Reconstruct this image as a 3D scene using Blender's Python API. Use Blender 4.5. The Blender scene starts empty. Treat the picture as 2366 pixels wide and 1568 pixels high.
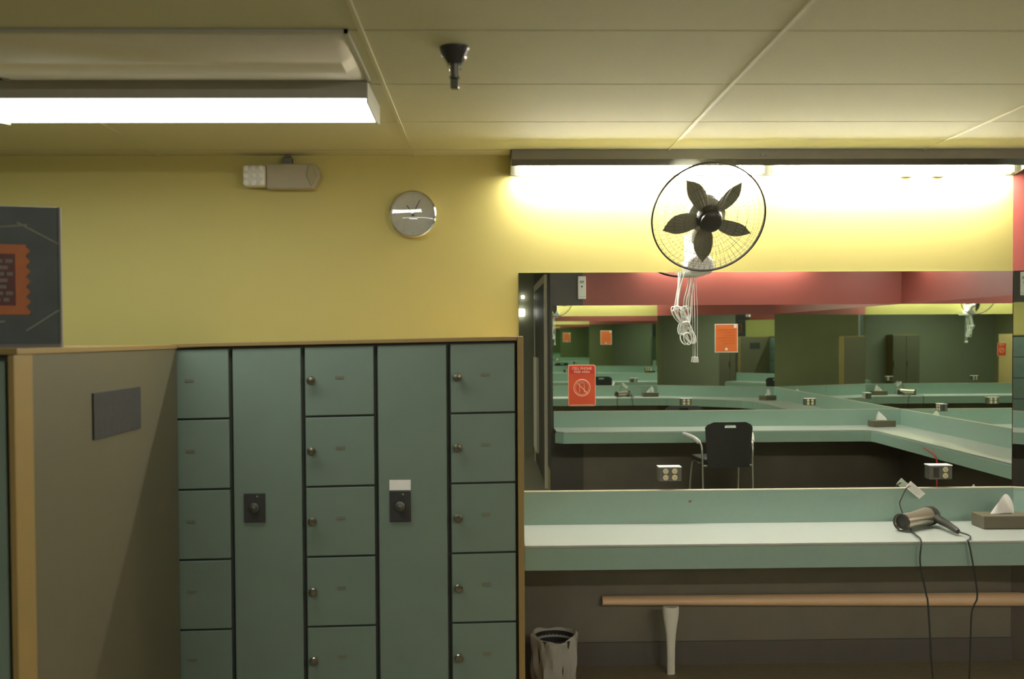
import bpy, bmesh, math, random
import numpy as np
from mathutils import Vector, Matrix
random.seed(7)
S = bpy.context.scene
COL = S.collection
PI = math.pi

# ------------------------------------------------------------------ camera, world, exposure
F_PX, W, H = 2300.0, 2366, 1568
YAW, PITCH, ROLL, SHIFT = math.radians(1.32), math.radians(1.3), math.radians(.33), 46 / 2366
EYE = 1.62
fw = Vector((math.sin(YAW) * math.cos(PITCH), math.cos(YAW) * math.cos(PITCH), -math.sin(PITCH)))
r0 = Vector((math.cos(YAW), -math.sin(YAW), 0))
u0 = r0.cross(fw)
RT = r0 * math.cos(ROLL) - u0 * math.sin(ROLL)
UP = u0 * math.cos(ROLL) + r0 * math.sin(ROLL)
cd = bpy.data.cameras.new('camera')
cam = bpy.data.objects.new('camera', cd); COL.objects.link(cam)
cd.sensor_width = 36; cd.lens = 36 * F_PX / W; cd.shift_y = SHIFT; cd.clip_start = .02
cd.dof.use_dof = True; cd.dof.focus_distance = 6.0; cd.dof.aperture_fstop = 2.8
cam.matrix_world = Matrix(((RT.x, UP.x, -fw.x, 0), (RT.y, UP.y, -fw.y, 0), (RT.z, UP.z, -fw.z, EYE), (0, 0, 0, 1)))
S.camera = cam
S.view_settings.view_transform = 'Standard'; S.view_settings.look = 'None'
S.view_settings.gamma = 1; S.view_settings.exposure = 2.3
S.view_settings.use_curve_mapping = False
wd = bpy.data.worlds.new('world'); S.world = wd; wd.use_nodes = True
wd.node_tree.nodes['Background'].inputs[0].default_value = (.01, .01, .008, 1)
wd.node_tree.nodes['Background'].inputs[1].default_value = 1
S.cycles.max_bounces = 16; S.cycles.glossy_bounces = 12; S.cycles.diffuse_bounces = 6
S.cycles.transparent_max_bounces = 24; S.cycles.transmission_bounces = 8
S.cycles.sample_clamp_indirect = 4
TUBE_BACK, TUBE_FAR, TUBE_RIGHT, LENS_LIT, LENS_REAR = 48.0, 40.0, 22.0, 1.45, 1.8
LENS_PASS = 5.0

def ray(x, y):
    return RT * ((x - W / 2) / F_PX) + UP * (-(y - H / 2 - SHIFT * W) / F_PX) + fw
def at(x, y, Y):                      # the point seen at a pixel on the plane at distance Y
    d = ray(x, y); p = d * (Y / d.y); return Vector((p.x, p.y, p.z + EYE))
def atz(x, y, z):                     # ... on the level plane at height z
    d = ray(x, y); p = d * ((z - EYE) / d.z); return Vector((p.x, p.y, p.z + EYE))
def mir(p): return Vector((p.x, 2 * DW - p.y, p.z))     # a point seen in the back mirror, brought back into the room

DW, DL = 4.86, 4.17                   # back wall and locker fronts, from the camera
YF, XR = -.34, 4.2                    # far wall (behind the camera) and right wall
XE = 2.585                            # where the back wall turns
CRN = (4.2, 4.16)                     # end of the angled wall
CEIL = 2.502
CT = .700                             # counter top height
BS = .865                             # top of its splash
MT = 1.931                            # top of the mirrors
XP = .62                              # end of the far partition

# ------------------------------------------------------------------ materials
def mat(name, col, rough=.5, metal=0, var=.06, scale=18, bump=0, spec=.5, coat=0):
    m = bpy.data.materials.new(name); m.use_nodes = True
    nt = m.node_tree; b = nt.nodes['Principled BSDF']
    b.inputs['Roughness'].default_value = rough; b.inputs['Metallic'].default_value = metal
    b.inputs['Specular IOR Level'].default_value = spec
    b.inputs['Coat Weight'].default_value = coat
    tc = nt.nodes.new('ShaderNodeTexCoord'); nz = nt.nodes.new('ShaderNodeTexNoise')
    nz.inputs['Scale'].default_value = scale; nz.inputs['Detail'].default_value = 4
    nt.links.new(tc.outputs['Object'], nz.inputs['Vector'])
    mx = nt.nodes.new('ShaderNodeMix'); mx.data_type = 'RGBA'
    mx.inputs['A'].default_value = (*[c * (1 - var) for c in col], 1)
    mx.inputs['B'].default_value = (*[min(1, c * (1 + var)) for c in col], 1)
    nt.links.new(nz.outputs['Fac'], mx.inputs['Factor'])
    nt.links.new(mx.outputs['Result'], b.inputs['Base Color'])
    if bump:
        bp = nt.nodes.new('ShaderNodeBump'); bp.inputs['Strength'].default_value = bump
        bp.inputs['Distance'].default_value = .002
        nt.links.new(nz.outputs['Fac'], bp.inputs['Height']); nt.links.new(bp.outputs['Normal'], b.inputs['Normal'])
    return m
def wood(name, a, b_, rough=.45):
    m = mat(name, a, rough); nt = m.node_tree
    nz = [n for n in nt.nodes if n.type == 'TEX_NOISE'][0]; mx = [n for n in nt.nodes if n.type == 'MIX'][0]
    mp = nt.nodes.new('ShaderNodeMapping'); mp.inputs['Scale'].default_value = (9, 9, .6)
    tc = [n for n in nt.nodes if n.type == 'TEX_COORD'][0]
    nt.links.new(tc.outputs['Object'], mp.inputs['Vector']); nt.links.new(mp.outputs['Vector'], nz.inputs['Vector'])
    mx.inputs['A'].default_value = (*a, 1); mx.inputs['B'].default_value = (*b_, 1)
    return m
def emit(name, col, strength):
    m = bpy.data.materials.new(name); m.use_nodes = True
    nt = m.node_tree; nt.nodes.clear()
    e = nt.nodes.new('ShaderNodeEmission'); o = nt.nodes.new('ShaderNodeOutputMaterial')
    e.inputs[0].default_value = (*col, 1); e.inputs[1].default_value = strength
    nt.links.new(e.outputs[0], o.inputs[0]); return m
def clear(name, tint, alpha, rough=.15):
    m = bpy.data.materials.new(name); m.use_nodes = True
    nt = m.node_tree; nt.nodes.clear()
    o = nt.nodes.new('ShaderNodeOutputMaterial'); mx = nt.nodes.new('ShaderNodeMixShader')
    t = nt.nodes.new('ShaderNodeBsdfTransparent'); p = nt.nodes.new('ShaderNodeBsdfPrincipled')
    p.inputs['Base Color'].default_value = (*tint, 1); p.inputs['Roughness'].default_value = rough
    mx.inputs[0].default_value = alpha
    nt.links.new(t.outputs[0], mx.inputs[1]); nt.links.new(p.outputs[0], mx.inputs[2]); nt.links.new(mx.outputs[0], o.inputs[0])
    return m
def crystal(name, fac):
    m = bpy.data.materials.new(name); m.use_nodes = True
    nt = m.node_tree; nt.nodes.clear()
    o = nt.nodes.new('ShaderNodeOutputMaterial'); mx = nt.nodes.new('ShaderNodeMixShader')
    t = nt.nodes.new('ShaderNodeBsdfTransparent'); p = nt.nodes.new('ShaderNodeBsdfGlossy'); p.inputs['Roughness'].default_value = .03
    mx.inputs[0].default_value = fac
    nt.links.new(t.outputs[0], mx.inputs[1]); nt.links.new(p.outputs[0], mx.inputs[2]); nt.links.new(mx.outputs[0], o.inputs[0])
    return m
def mirror_mat(name, tint):
    m = mat(name, tint, 0.0, 1, 0.0); return m

M = dict(
    yellow=mat('yellow_paint', (.58, .51, .165), .55, var=.04, scale=3),
    red=mat('red_paint', (.25, .055, .042), .5, var=.05, scale=3),
    brown=mat('brown_shade_below_counters', (.12, .10, .075), .45, var=.15, scale=6),  # dark tone stands for the dim light under the counters
    taupe=mat('taupe_shade_below_counter', (.20, .185, .135), .45, var=.15, scale=6),  # back wall below the counter, shade put into the colour
    brownwall=mat('dark_brown_wall', (.15, .125, .09), .3, var=.15, scale=4),
    olive=mat('olive_wall', (.28, .26, .13), .6, scale=3),
    darkolive=mat('dark_olive_wall', (.24, .235, .155), .5, scale=3),
    ceil=mat('ceiling_tile', (.63, .61, .40), .8, var=.05, scale=60, bump=.2),
    groove=mat('ceiling_groove', (.03, .028, .02), .9),
    tbar=mat('ceiling_bar', (.61, .59, .385), .6),
    floor=mat('beige_floor', (.24, .21, .13), .55, var=.2, scale=30),
    base=mat('dark_baseboard', (.125, .112, .09), .5),
    locker=mat('teal_locker_paint', (.175, .238, .192), .42, var=.07, scale=8),
    gap=mat('locker_shadow_gap', (.065, .07, .058), .7),
    counter=mat('teal_laminate', (.27, .40, .34), .33, var=.05, scale=40),
    ctop=mat('pale_teal_laminate', (.37, .405, .365), .3, var=.04, scale=40),
    striphousing=mat('olive_grey_enamel', (.20, .195, .15), .4),
    cap=mat('cream_edge', (.60, .55, .40), .5),
    wood=wood('honey_wood', (.31, .215, .075), (.265, .18, .06)),
    panelwood=wood('brown_wood', (.135, .120, .070), (.118, .104, .06), .5),
    lightorange=wood('orange_light', (.95, .68, .40), (.93, .63, .35), .4),  # warm light spill put into the colour
    mirror=mirror_mat('mirror_glass', (.86, .92, .86)),
    medge=mat('mirror_edge', (.10, .17, .13), .2),
    steel=mat('brushed_steel', (.55, .55, .5), .35, 1),
    darksteel=mat('dark_steel', (.17, .17, .15), .38, .9),
    knobmetal=mat('dark_knob_metal', (.30, .28, .23), .22, 1),
    chrome=mat('chrome', (.75, .75, .72), .12, 1),
    white=mat('white_plastic', (.72, .72, .68), .35),
    housing=mat('grey_enamel', (.38, .38, .32), .35),
    troffer=mat('off_diffuser', (.70, .67, .58), .4),
    reflector=mat('polished_reflector', (.22, .225, .2), .12, .9),
    black=mat('black_plastic', (.032, .032, .027), .4),
    mesh=mat('black_mesh_fabric', (.022, .021, .02), .7, var=.3, scale=200),
    blade=mat('smoky_blade', (.17, .175, .12), .35),
    grey=mat('grey_plastic', (.30, .30, .27), .4),
    wire=mat('guard_wire', (.03, .024, .018), .5, 0),
    ivory=mat('ivory_receptacle', (.72, .66, .40), .35),
    orange=mat('orange_card', (.85, .19, .035), .45, var=.03),
    dorange=mat('darker_orange_print', (.72, .13, .02), .45),
    redsign=mat('red_orange_card', (.74, .10, .035), .4, var=.03),
    redsign2=mat('bright_red_card', (.66, .04, .03), .4),
    pale=mat('pale_print', (.85, .55, .38), .5),
    paper=mat('white_tissue', (.88, .87, .83), .8),
    boxbrown=mat('brown_tissue_box', (.12, .105, .065), .5),
    silver=mat('champagne_metal', (.62, .57, .46), .28, .85),
    redcord=mat('red_cord', (.42, .04, .035), .5),
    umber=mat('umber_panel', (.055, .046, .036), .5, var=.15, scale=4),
    palet=mat('pale_door_trim', (.80, .70, .56), .4),
    beige=mat('beige_trim', (.42, .34, .19), .55),
    picture=mat('dark_teal_picture', (.085, .105, .10), .4, var=.35, scale=9),
    pinner=mat('maroon_picture', (.13, .035, .03), .4, var=.3, scale=30),
    pgrey=mat('grey_picture', (.20, .19, .17), .5),
    porange=mat('orange_picture', (.50, .16, .05), .45, var=.15, scale=14),
    plaque=mat('dark_plaque', (.04, .04, .036), .85, var=.3, scale=40),
    numplate=mat('brass_number_plate', (.19, .19, .125), .5, .2),
    dial=mat('clock_dial', (.60, .60, .53), .35, 0),
    glass=crystal('clock_crystal', .16),
    bag=clear('clear_bag', (.88, .86, .76), .45, .25),
    post=mat('pale_post', (.85, .83, .70), .45),
    tube=emit('lit_tube', (1, .955, .88), TUBE_BACK),
    tubefar=emit('lit_tube_far', (1, .955, .88), TUBE_FAR),
    tuberight=emit('lit_tube_right', (1, .955, .88), TUBE_RIGHT),
    lens=emit('lit_lens', (.95, 1, .93), LENS_LIT),
    lens2=emit('lit_lens_rear', (.95, 1, .93), LENS_REAR), lens3=emit('lit_lens_passage', (.95, 1, .93), LENS_PASS),
    lamp=emit('small_lamp', (1, .97, .9), 3),
)

# ------------------------------------------------------------------ mesh helpers
class MB:
    def __init__(s): s.v = []; s.f = []; s.m = []; s.cur = 0
    def add(s, vs, fs):
        n = len(s.v); s.v += [tuple(v) for v in vs]
        for f in fs: s.f.append([i + n for i in f]); s.m.append(s.cur)
        return s
    def box(s, x0, x1, y0, y1, z0, z1, fn=None):
        vs = [Vector((x, y, z)) for z in (z0, z1) for y in (y0, y1) for x in (x0, x1)]
        if fn: vs = [fn(v) for v in vs]
        return s.add(vs, [(0, 2, 3, 1), (4, 5, 7, 6), (0, 1, 5, 4), (2, 6, 7, 3), (0, 4, 6, 2), (1, 3, 7, 5)])
    def prism(s, poly, a, b, fn):           # poly in (u,v), swept from w=a to w=b; fn(u,v,w) -> point
        n = len(poly)
        vs = [fn(u, v, a) for u, v in poly] + [fn(u, v, b) for u, v in poly]
        return s.add(vs, [tuple(range(n))[::-1], tuple(range(n, 2 * n))] + [(i, (i + 1) % n, n + (i + 1) % n, n + i) for i in range(n)])
    def lathe(s, prof, org, ax, seg=24, caps=True, xdir=None):   # prof: (along, radius)
        ax = Vector(ax).normalized(); org = Vector(org)
        p = Vector(xdir) if xdir else ax.orthogonal(); p = (p - ax * p.dot(ax)).normalized(); q = ax.cross(p)
        vs = []
        for t, r in prof:
            for k in range(seg):
                a = 2 * PI * k / seg
                vs.append(org + ax * t + (p * math.cos(a) + q * math.sin(a)) * r)
        fs = [(i * seg + k, i * seg + (k + 1) % seg, (i + 1) * seg + (k + 1) % seg, (i + 1) * seg + k)
              for i in range(len(prof) - 1) for k in range(seg)]
        if caps:
            fs.append(tuple(range(seg))[::-1]); fs.append(tuple(range((len(prof) - 1) * seg, len(prof) * seg)))
        return s.add(vs, fs)
    def tube(s, pts, r, seg=8, closed=False):
        pts = [Vector(p) for p in pts]; n = len(pts); vs = []; nrm = None
        for i, p in enumerate(pts):
            a = pts[(i - 1) % n] if (i or closed) else pts[0]
            b = pts[(i + 1) % n] if (i < n - 1 or closed) else pts[-1]
            t = (b - a).normalized()
            nrm = t.orthogonal() if nrm is None else (nrm - t * nrm.dot(t))
            if nrm.length < 1e-6: nrm = t.orthogonal()
            nrm.normalize(); bn = t.cross(nrm)
            rr = r[i] if isinstance(r, (list, tuple)) else r
            for k in range(seg):
                ang = 2 * PI * k / seg; vs.append(p + (nrm * math.cos(ang) + bn * math.sin(ang)) * rr)
        m = n if closed else n - 1
        fs = [(i * seg + k, i * seg + (k + 1) % seg, ((i + 1) % n) * seg + (k + 1) % seg, ((i + 1) % n) * seg + k) for i in range(m) for k in range(seg)]
        if not closed: fs += [tuple(range(seg))[::-1], tuple(range((n - 1) * seg, n * seg))]
        return s.add(vs, fs)
    def ball(s, c, r, seg=16, sc=(1, 1, 1)):
        c = Vector(c); prof = [(-r * math.cos(PI * i / 8), max(1e-4, r * math.sin(PI * i / 8))) for i in range(9)]
        n = len(s.v); s.lathe(prof, (0, 0, 0), (0, 0, 1), seg)
        for i in range(n, len(s.v)):
            v = s.v[i]; s.v[i] = (c.x + v[0] * sc[0], c.y + v[1] * sc[1], c.z + v[2] * sc[2])
        return s
    def map(s, fn): s.v = [tuple(fn(Vector(v))) for v in s.v]; return s

ORG = {}
def build(name, mb, mats, parent=None, smooth=False, bevel=0, label=None, local=False, origin=None):
    """one mesh object; vertices given in world space (or in the thing's own space when local)"""
    me = bpy.data.meshes.new(name); o = bpy.data.objects.new(name, me); COL.objects.link(o)
    if parent is not None:
        off = Vector((0, 0, 0)) if local else ORG[parent.name]
    else:
        off = Vector(origin) if origin is not None else Vector((0, 0, 0))
    me.from_pydata([tuple(Vector(v) - off) for v in mb.v], [], mb.f)
    if not isinstance(mats, (list, tuple)): mats = [mats]
    for m in mats: me.materials.append(M[m] if isinstance(m, str) else m)
    if len(mats) > 1: me.polygons.foreach_set('material_index', mb.m)
    bm = bmesh.new(); bm.from_mesh(me); bmesh.ops.recalc_face_normals(bm, faces=bm.faces); bm.to_mesh(me); bm.free()
    if smooth:
        me.polygons.foreach_set('use_smooth', [True] * len(me.polygons))
        es = o.modifiers.new('edges', 'EDGE_SPLIT'); es.split_angle = math.radians(38)
    if bevel:
        b = o.modifiers.new('bevel', 'BEVEL'); b.width = bevel; b.segments = 2; b.limit_method = 'ANGLE'; b.angle_limit = math.radians(40)
    if parent is not None: o.parent = parent; ORG[o.name] = off
    else: o.location = off; ORG[o.name] = off
    if label: o['label'] = label
    me.update(); return o
def tag(o, label, cat, group=None, kind=None):
    o['label'] = label; o['category'] = cat
    if group: o['group'] = group
    if kind: o['kind'] = kind
    return o
def struct(name, mb, mats, label=None, **k):
    o = build(name, mb, mats, **k); o['kind'] = 'structure'
    if label: o['label'] = label
    return o
def thing(name, loc, label, cat, group=None, rz=0):
    o = bpy.data.objects.new(name, None); COL.objects.link(o); o.location = loc; o.rotation_euler = (0, 0, rz)
    o.empty_display_size = .05; ORG[o.name] = Vector(loc); return tag(o, label, cat, group)
def dup(root, loc, label, rz=None, group=None):
    r = root.copy(); COL.objects.link(r); r.location = loc; ORG[r.name] = Vector(loc); r['label'] = label
    if rz is not None: r.rotation_euler = (0, 0, rz)
    if group: r['group'] = group
    for ch in list(root.children):
        c = ch.copy(); COL.objects.link(c); c.parent = r
        for g in list(ch.children):
            d = g.copy(); COL.objects.link(d); d.parent = c
    return r
def text_mb(txt, size, depth=.0008):
    cu = bpy.data.curves.new('t', 'FONT'); cu.body = txt; cu.size = size; cu.align_x = 'CENTER'; cu.align_y = 'CENTER'
    cu.extrude = depth; cu.offset = size * .02
    o = bpy.data.objects.new('t', cu); COL.objects.link(o)
    bpy.context.view_layer.update()
    me = o.evaluated_get(bpy.context.evaluated_depsgraph_get()).to_mesh()
    mb = MB().add([v.co.copy() for v in me.vertices], [tuple(p.vertices) for p in me.polygons])
    o.to_mesh_clear(); bpy.data.objects.remove(o); bpy.data.curves.remove(cu); return mb
def spline(pts, n=8):
    pts = [Vector(p) for p in pts]; out = []
    for i in range(len(pts) - 1):
        p0, p1, p2, p3 = pts[max(0, i - 1)], pts[i], pts[i + 1], pts[min(len(pts) - 1, i + 2)]
        for k in range(n):
            t = k / n
            out.append(.5 * ((2 * p1) + (p2 - p0) * t + (2 * p0 - 5 * p1 + 4 * p2 - p3) * t * t + (3 * p1 - p0 - 3 * p2 + p3) * t ** 3))
    return out + [pts[-1]]

# ------------------------------------------------------------------ the setting
def wallseg(name, a, b, segs, label, thick=.12):
    """vertical wall from plan point a to b, room on its left side; segs: (z0, z1, material)"""
    a, b = Vector((*a, 0)), Vector((*b, 0)); n = (b - a).normalized(); out = Vector((n.y, -n.x, 0))
    mb = MB(); ms = []
    for z0, z1, m in segs:
        mb.cur = len(ms); ms.append(m)
        poly = [a, b, b + out * thick, a + out * thick]
        mb.add([p + Vector((0, 0, z0)) for p in poly] + [p + Vector((0, 0, z1)) for p in poly],
               [(3, 2, 1, 0), (4, 5, 6, 7)] + [(i, (i + 1) % 4, 4 + (i + 1) % 4, 4 + i) for i in range(4)])
    return struct(name, mb, ms, label)
HI = CEIL + .02
struct('floor', MB().box(-4.1, 5.0, -4.1, 5.4, -.1, 0), 'floor', 'beige floor running under the counters')
wallseg('wall_back', (XE, DW), (-4, DW), [(0, CT - .02, 'taupe'), (CT - .02, HI, 'yellow')], 'yellow back wall behind the lockers and fan')
wallseg('wall_corner', CRN, (XE, DW), [(0, CT - .02, 'brown'), (CT - .02, HI, 'red')], 'red angled wall at the right edge')
wallseg('wall_right', (XR, YF), CRN, [(0, CT - .02, 'brown'), (CT - .02, HI, 'red')], 'red right wall seen in the mirror')
wallseg('wall_front', (.95, YF), (XR, YF), [(0, CT - .02, 'brown'), (CT - .02, HI, 'red')], 'red wall opposite, seen in the mirror')
wallseg('wall_front_end', (XP, YF), (.95, YF), [(0, HI, 'umber')], 'dark brown end of the opposite wall, shade on its red painted in, seen in the mirror')  # shade over this end of the red wall is put into the colour
wallseg('wall_left', (-4, DW), (-4, -4), [(0, HI, 'olive')], 'wall at the far left of the locker area')
wallseg('wall_rear', (-4, -4), (.9, -4), [(0, HI, 'darkolive')], 'dark wall at the end of the passage')
wallseg('wall_passage', (XP, -4), (XP, YF - .12), [(0, .25, 'beige'), (.25, HI, 'umber')], 'dark passage wall seen at the mirror edge')
mb = MB()
mb.box(-4.0, XE, DW - .012, DW, 0, .115)
struct('baseboard_back', mb, 'base', 'dark baseboard below the vanity counter')

# ceiling: panels with open joints between them
mb = MB(); mb.cur = 1; mb.box(-4.1, 5.0, -4.1, 5.4, CEIL + .016, CEIL + .05); mb.cur = 0
gx, gy, g = [-5.242 + 1.22 * i for i in range(9)], [-4.433 + .61 * i for i in range(17)], .004
TRX, TRY = (-1.58, -.362), (2.887, 3.497)
for i in range(len(gx) - 1):
    for j in range(len(gy) - 1):
        x0, x1, y0, y1 = max(gx[i], -4.1), min(gx[i + 1], 5), max(gy[j], -4.1), min(gy[j + 1], 5.4)
        if x1 - x0 < .02 or y1 - y0 < .02: continue
        mb.box(x0 + g, x1 - g, y0 + g, y1 - g, CEIL, CEIL + .016)
struct('ceiling', mb, ['ceil', 'groove'], 'olive ceiling of long panels')
mb = MB()
for x in gx[1:-1]: mb.box(x - .007, x + .007, -4, DW, CEIL - .004, CEIL)
struct('trim_1', mb, 'tbar', 'narrow ceiling bars between the panels')

# passage door frame, seen at the left edge of the mirror
mb = MB()
for y0, y1 in ((-.95, -.87), (-3.3, -3.22)): mb.box(XP - .03, XP, y0, y1, 0, 2.2)
mb.box(XP - .03, XP, -3.3, -.87, 2.2, 2.28)
d = struct('door_1', mb, 'palet', 'pale door frame on the dark passage wall')
mb = MB().box(XP - .02, XP, -3.22, -.95, .02, 2.2); o = build('leaf', mb, 'umber', d)
mb = MB().box(XP - .05, XP - .021, -3.1, -2.3, .21, 1.36); o = build('push_bar', mb, 'palet', d)

# ------------------------------------------------------------------ mirrors
def mirror(a, b, label, inset=.004):
    a, b = Vector((*a, 0)), Vector((*b, 0)); n = (b - a).normalized(); inn = Vector((-n.y, n.x, 0))
    p, q = a + n * .003, b - n * .003; mb = MB()
    poly = [p + inn * .006, q + inn * .006, q + inn * .0005, p + inn * .0005]
    z0, z1 = BS + .001, MT
    mb.add([v + Vector((0, 0, z0)) for v in poly] + [v + Vector((0, 0, z1)) for v in poly], [(0, 1, 5, 4)])
    mb.cur = 1
    n_ = len(mb.v)
    mb.add([v + Vector((0, 0, z0)) for v in poly] + [v + Vector((0, 0, z1)) for v in poly],
           [(3, 2, 1, 0), (4, 5, 6, 7), (1, 2, 6, 5), (2, 3, 7, 6), (3, 0, 4, 7)])
    o = build('wall_mirror', mb, ['mirror', 'medge'], origin=(a + b) / 2 + Vector((0, 0, z0)))
    return tag(o, label, 'mirror')
MX0 = at(1197, 700, DW).x
mirror((XE, DW), (MX0, DW), 'large frameless wall mirror above the counter, under the wall fan')
mirror(CRN, (XE, DW), 'mirror panel on the angled wall, at the right edge under the red paint')
mirror((XR, 1.9), CRN, 'mirror on the right wall nearest the angled corner, seen only in reflection')
mirror((XR, YF), (XR, 1.9), 'mirror on the right wall beside the far corner, seen only in reflection')
mirror((XP + .02, YF), (XR, YF), 'mirror on the opposite wall under a red band, seen only in reflection')

# ------------------------------------------------------------------ counters
AB = atz(1700, 1312, .6).z
APR = CT - .112
def counter(label, outline_top, splash_lines, front_line):
    """outline_top: plan polygon; splash_lines / front_line: plan polylines for splash (wall side) and apron (front)"""
    base = Vector((outline_top[0][0], outline_top[0][1], 0))
    t = thing('vanity_counter', base, label, 'counter')
    mb = MB().prism(outline_top, CT - .014, CT, lambda u, v, w: Vector((u, v, w)))
    build('countertop', mb, 'ctop', t, bevel=.004)
    def strip(line, off, th, z0, z1):
        P = [Vector((*p, 0)) for p in line]; n = len(P); A = []; B = []
        for i in range(n):
            d = Vector((0, 0, 0))
            if i: d += (P[i] - P[i - 1]).normalized()
            if i < n - 1: d += (P[i + 1] - P[i]).normalized()
            d.normalize(); nn = Vector((-d.y, d.x, 0))
            A.append(P[i] + nn * off); B.append(P[i] + nn * (off + th))
        mb = MB()
        for i in range(n - 1):
            q = [A[i], A[i + 1], B[i + 1], B[i]]
            mb.add([v + Vector((0, 0, z0)) for v in q] + [v + Vector((0, 0, z1)) for v in q],
                   [(3, 2, 1, 0), (4, 5, 6, 7)] + [(k, (k + 1) % 4, 4 + (k + 1) % 4, 4 + k) for k in range(4)])
        return mb
    build('splash_back', strip(splash_lines, .001, .018, CT, BS - .004), 'counter', t)
    build('splash_cap', strip(splash_lines, .001, .02, BS - .004, BS), 'cap', t, label='cream edge strip on the splash back')
    build('apron', strip(front_line, -.018, .016, APR, CT - .014), 'counter', t)
    return t
CX0 = .152
def arc(c, r, a0, a1, n=7): return [(c[0] + r * math.cos(math.radians(a0 + (a1 - a0) * i / n)), c[1] + r * math.sin(math.radians(a0 + (a1 - a0) * i / n))) for i in range(n + 1)]
FR = 4.366
nB = Vector((CRN[0] - XE, CRN[1] - DW)).normalized()
# front edge of the back + angled run, curving into the right run
front1 = [(CX0, FR), (1.8, FR), (2.40, FR), (2.62, 4.335), (2.85, 4.22), (3.15, 4.03), (3.4, 3.85), (3.58, 3.67), (3.69, 3.48), (3.72, 3.3), (3.72, 2.9)]
SEAM = 2.9
top1 = [(CX0, DW - .002), (CX0, FR)] + front1[1:] + [(XR - .002, SEAM), (XR - .002, CRN[1]), (XE, DW - .002)]
counter('long teal vanity counter under the big mirror, along the back wall', top1, [(XR, SEAM), CRN, (XE, DW), (CX0, DW)], front1[::-1])
fx = XP + .04
front2 = [(3.72, SEAM - .002), (3.72, .30), (3.69, .19), (3.60, .145), (3.5, .14), (fx + .1, .14), (fx, .2 - .3)]
front2 = [(3.72, SEAM - .002), (3.72, .26), (3.70, .18), (3.64, .145), (3.55, .14), (XP + .10, .14), (XP + .03, .06)]
top2 = [(XR - .002, SEAM - .002)] + front2 + [(XP + .03, YF + .002), (XR - .002, YF + .002)]
counter('teal vanity counter opposite, seen in the mirror behind the black chair', top2, [(XP + .03, YF), (XR, YF), (XR, SEAM - .002)], front2)

# ------------------------------------------------------------------ fluorescent strip lights
def strip_light(length, loc, rz, tube_mat, label):
    """local frame: x along the wall from 0 to length, +y towards the room away from the wall (wall at y=0), z=0 the ceiling"""
    t = thing('strip_light', loc, label, 'light', rz=rz)
    fn = lambda u, v, w: Vector((w, u, v))
    mb = MB().prism([(.003, -.001), (.152, -.001), (.152, -.046), (.148, -.046), (.148, -.008), (.016, -.010), (.012, -.10), (.003, -.10)], 0, length, fn)
    build('housing', mb, 'striphousing', t, local=True)
    mb = MB().prism([(.151, -.0455), (.135, -.074), (.132, -.074), (.148, -.0455)], .004, length - .004, fn)
    build('reflector', mb, 'reflector', t, local=True)
    for x0 in (0, length - .004):
        mb = MB().prism([(.003, -.001), (.152, -.001), (.152, -.046), (.134, -.075), (.07, -.09), (.003, -.098)], x0, x0 + .004, fn); build('end_cap', mb, 'striphousing', t, local=True)
    half = length / 2
    for k in range(2):
        x0, x1 = .045 + k * half - (.02 if k else 0), half * (k + 1) - .035
        mb = MB().lathe([(0, .017), (x1 - x0, .017)], (x0, .048, -.082), (1, 0, 0), 20); build('tube', mb, tube_mat, t, local=True, smooth=True)
        for xx in (x0 - .012, x1 - .008): build('lamp_holder', MB().box(xx, xx + .02, .024, .064, -.098, -.03), 'white', t, local=True)
    mb = MB().box(half + .03, half + .06, .145, .162, -.035, -.02); build('latch', mb, 'darksteel', t, local=True)
    return t
SX0, SX1 = at(1180, 360, DW - .152).x, at(2362, 388, DW - .07).x
strip_light(SX1 - SX0, (SX1, DW, CEIL), PI, 'tube', 'lit two-tube fluorescent strip light above the fan on the back wall')
strip_light(1.75, (1.5, YF, CEIL), 0, 'tubefar', 'strip light above the opposite red wall, out of sight behind the camera')
strip_light(1.1, (XR, .1, CEIL), PI / 2, 'tuberight', 'strip light above the red right wall, out of frame')

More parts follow.
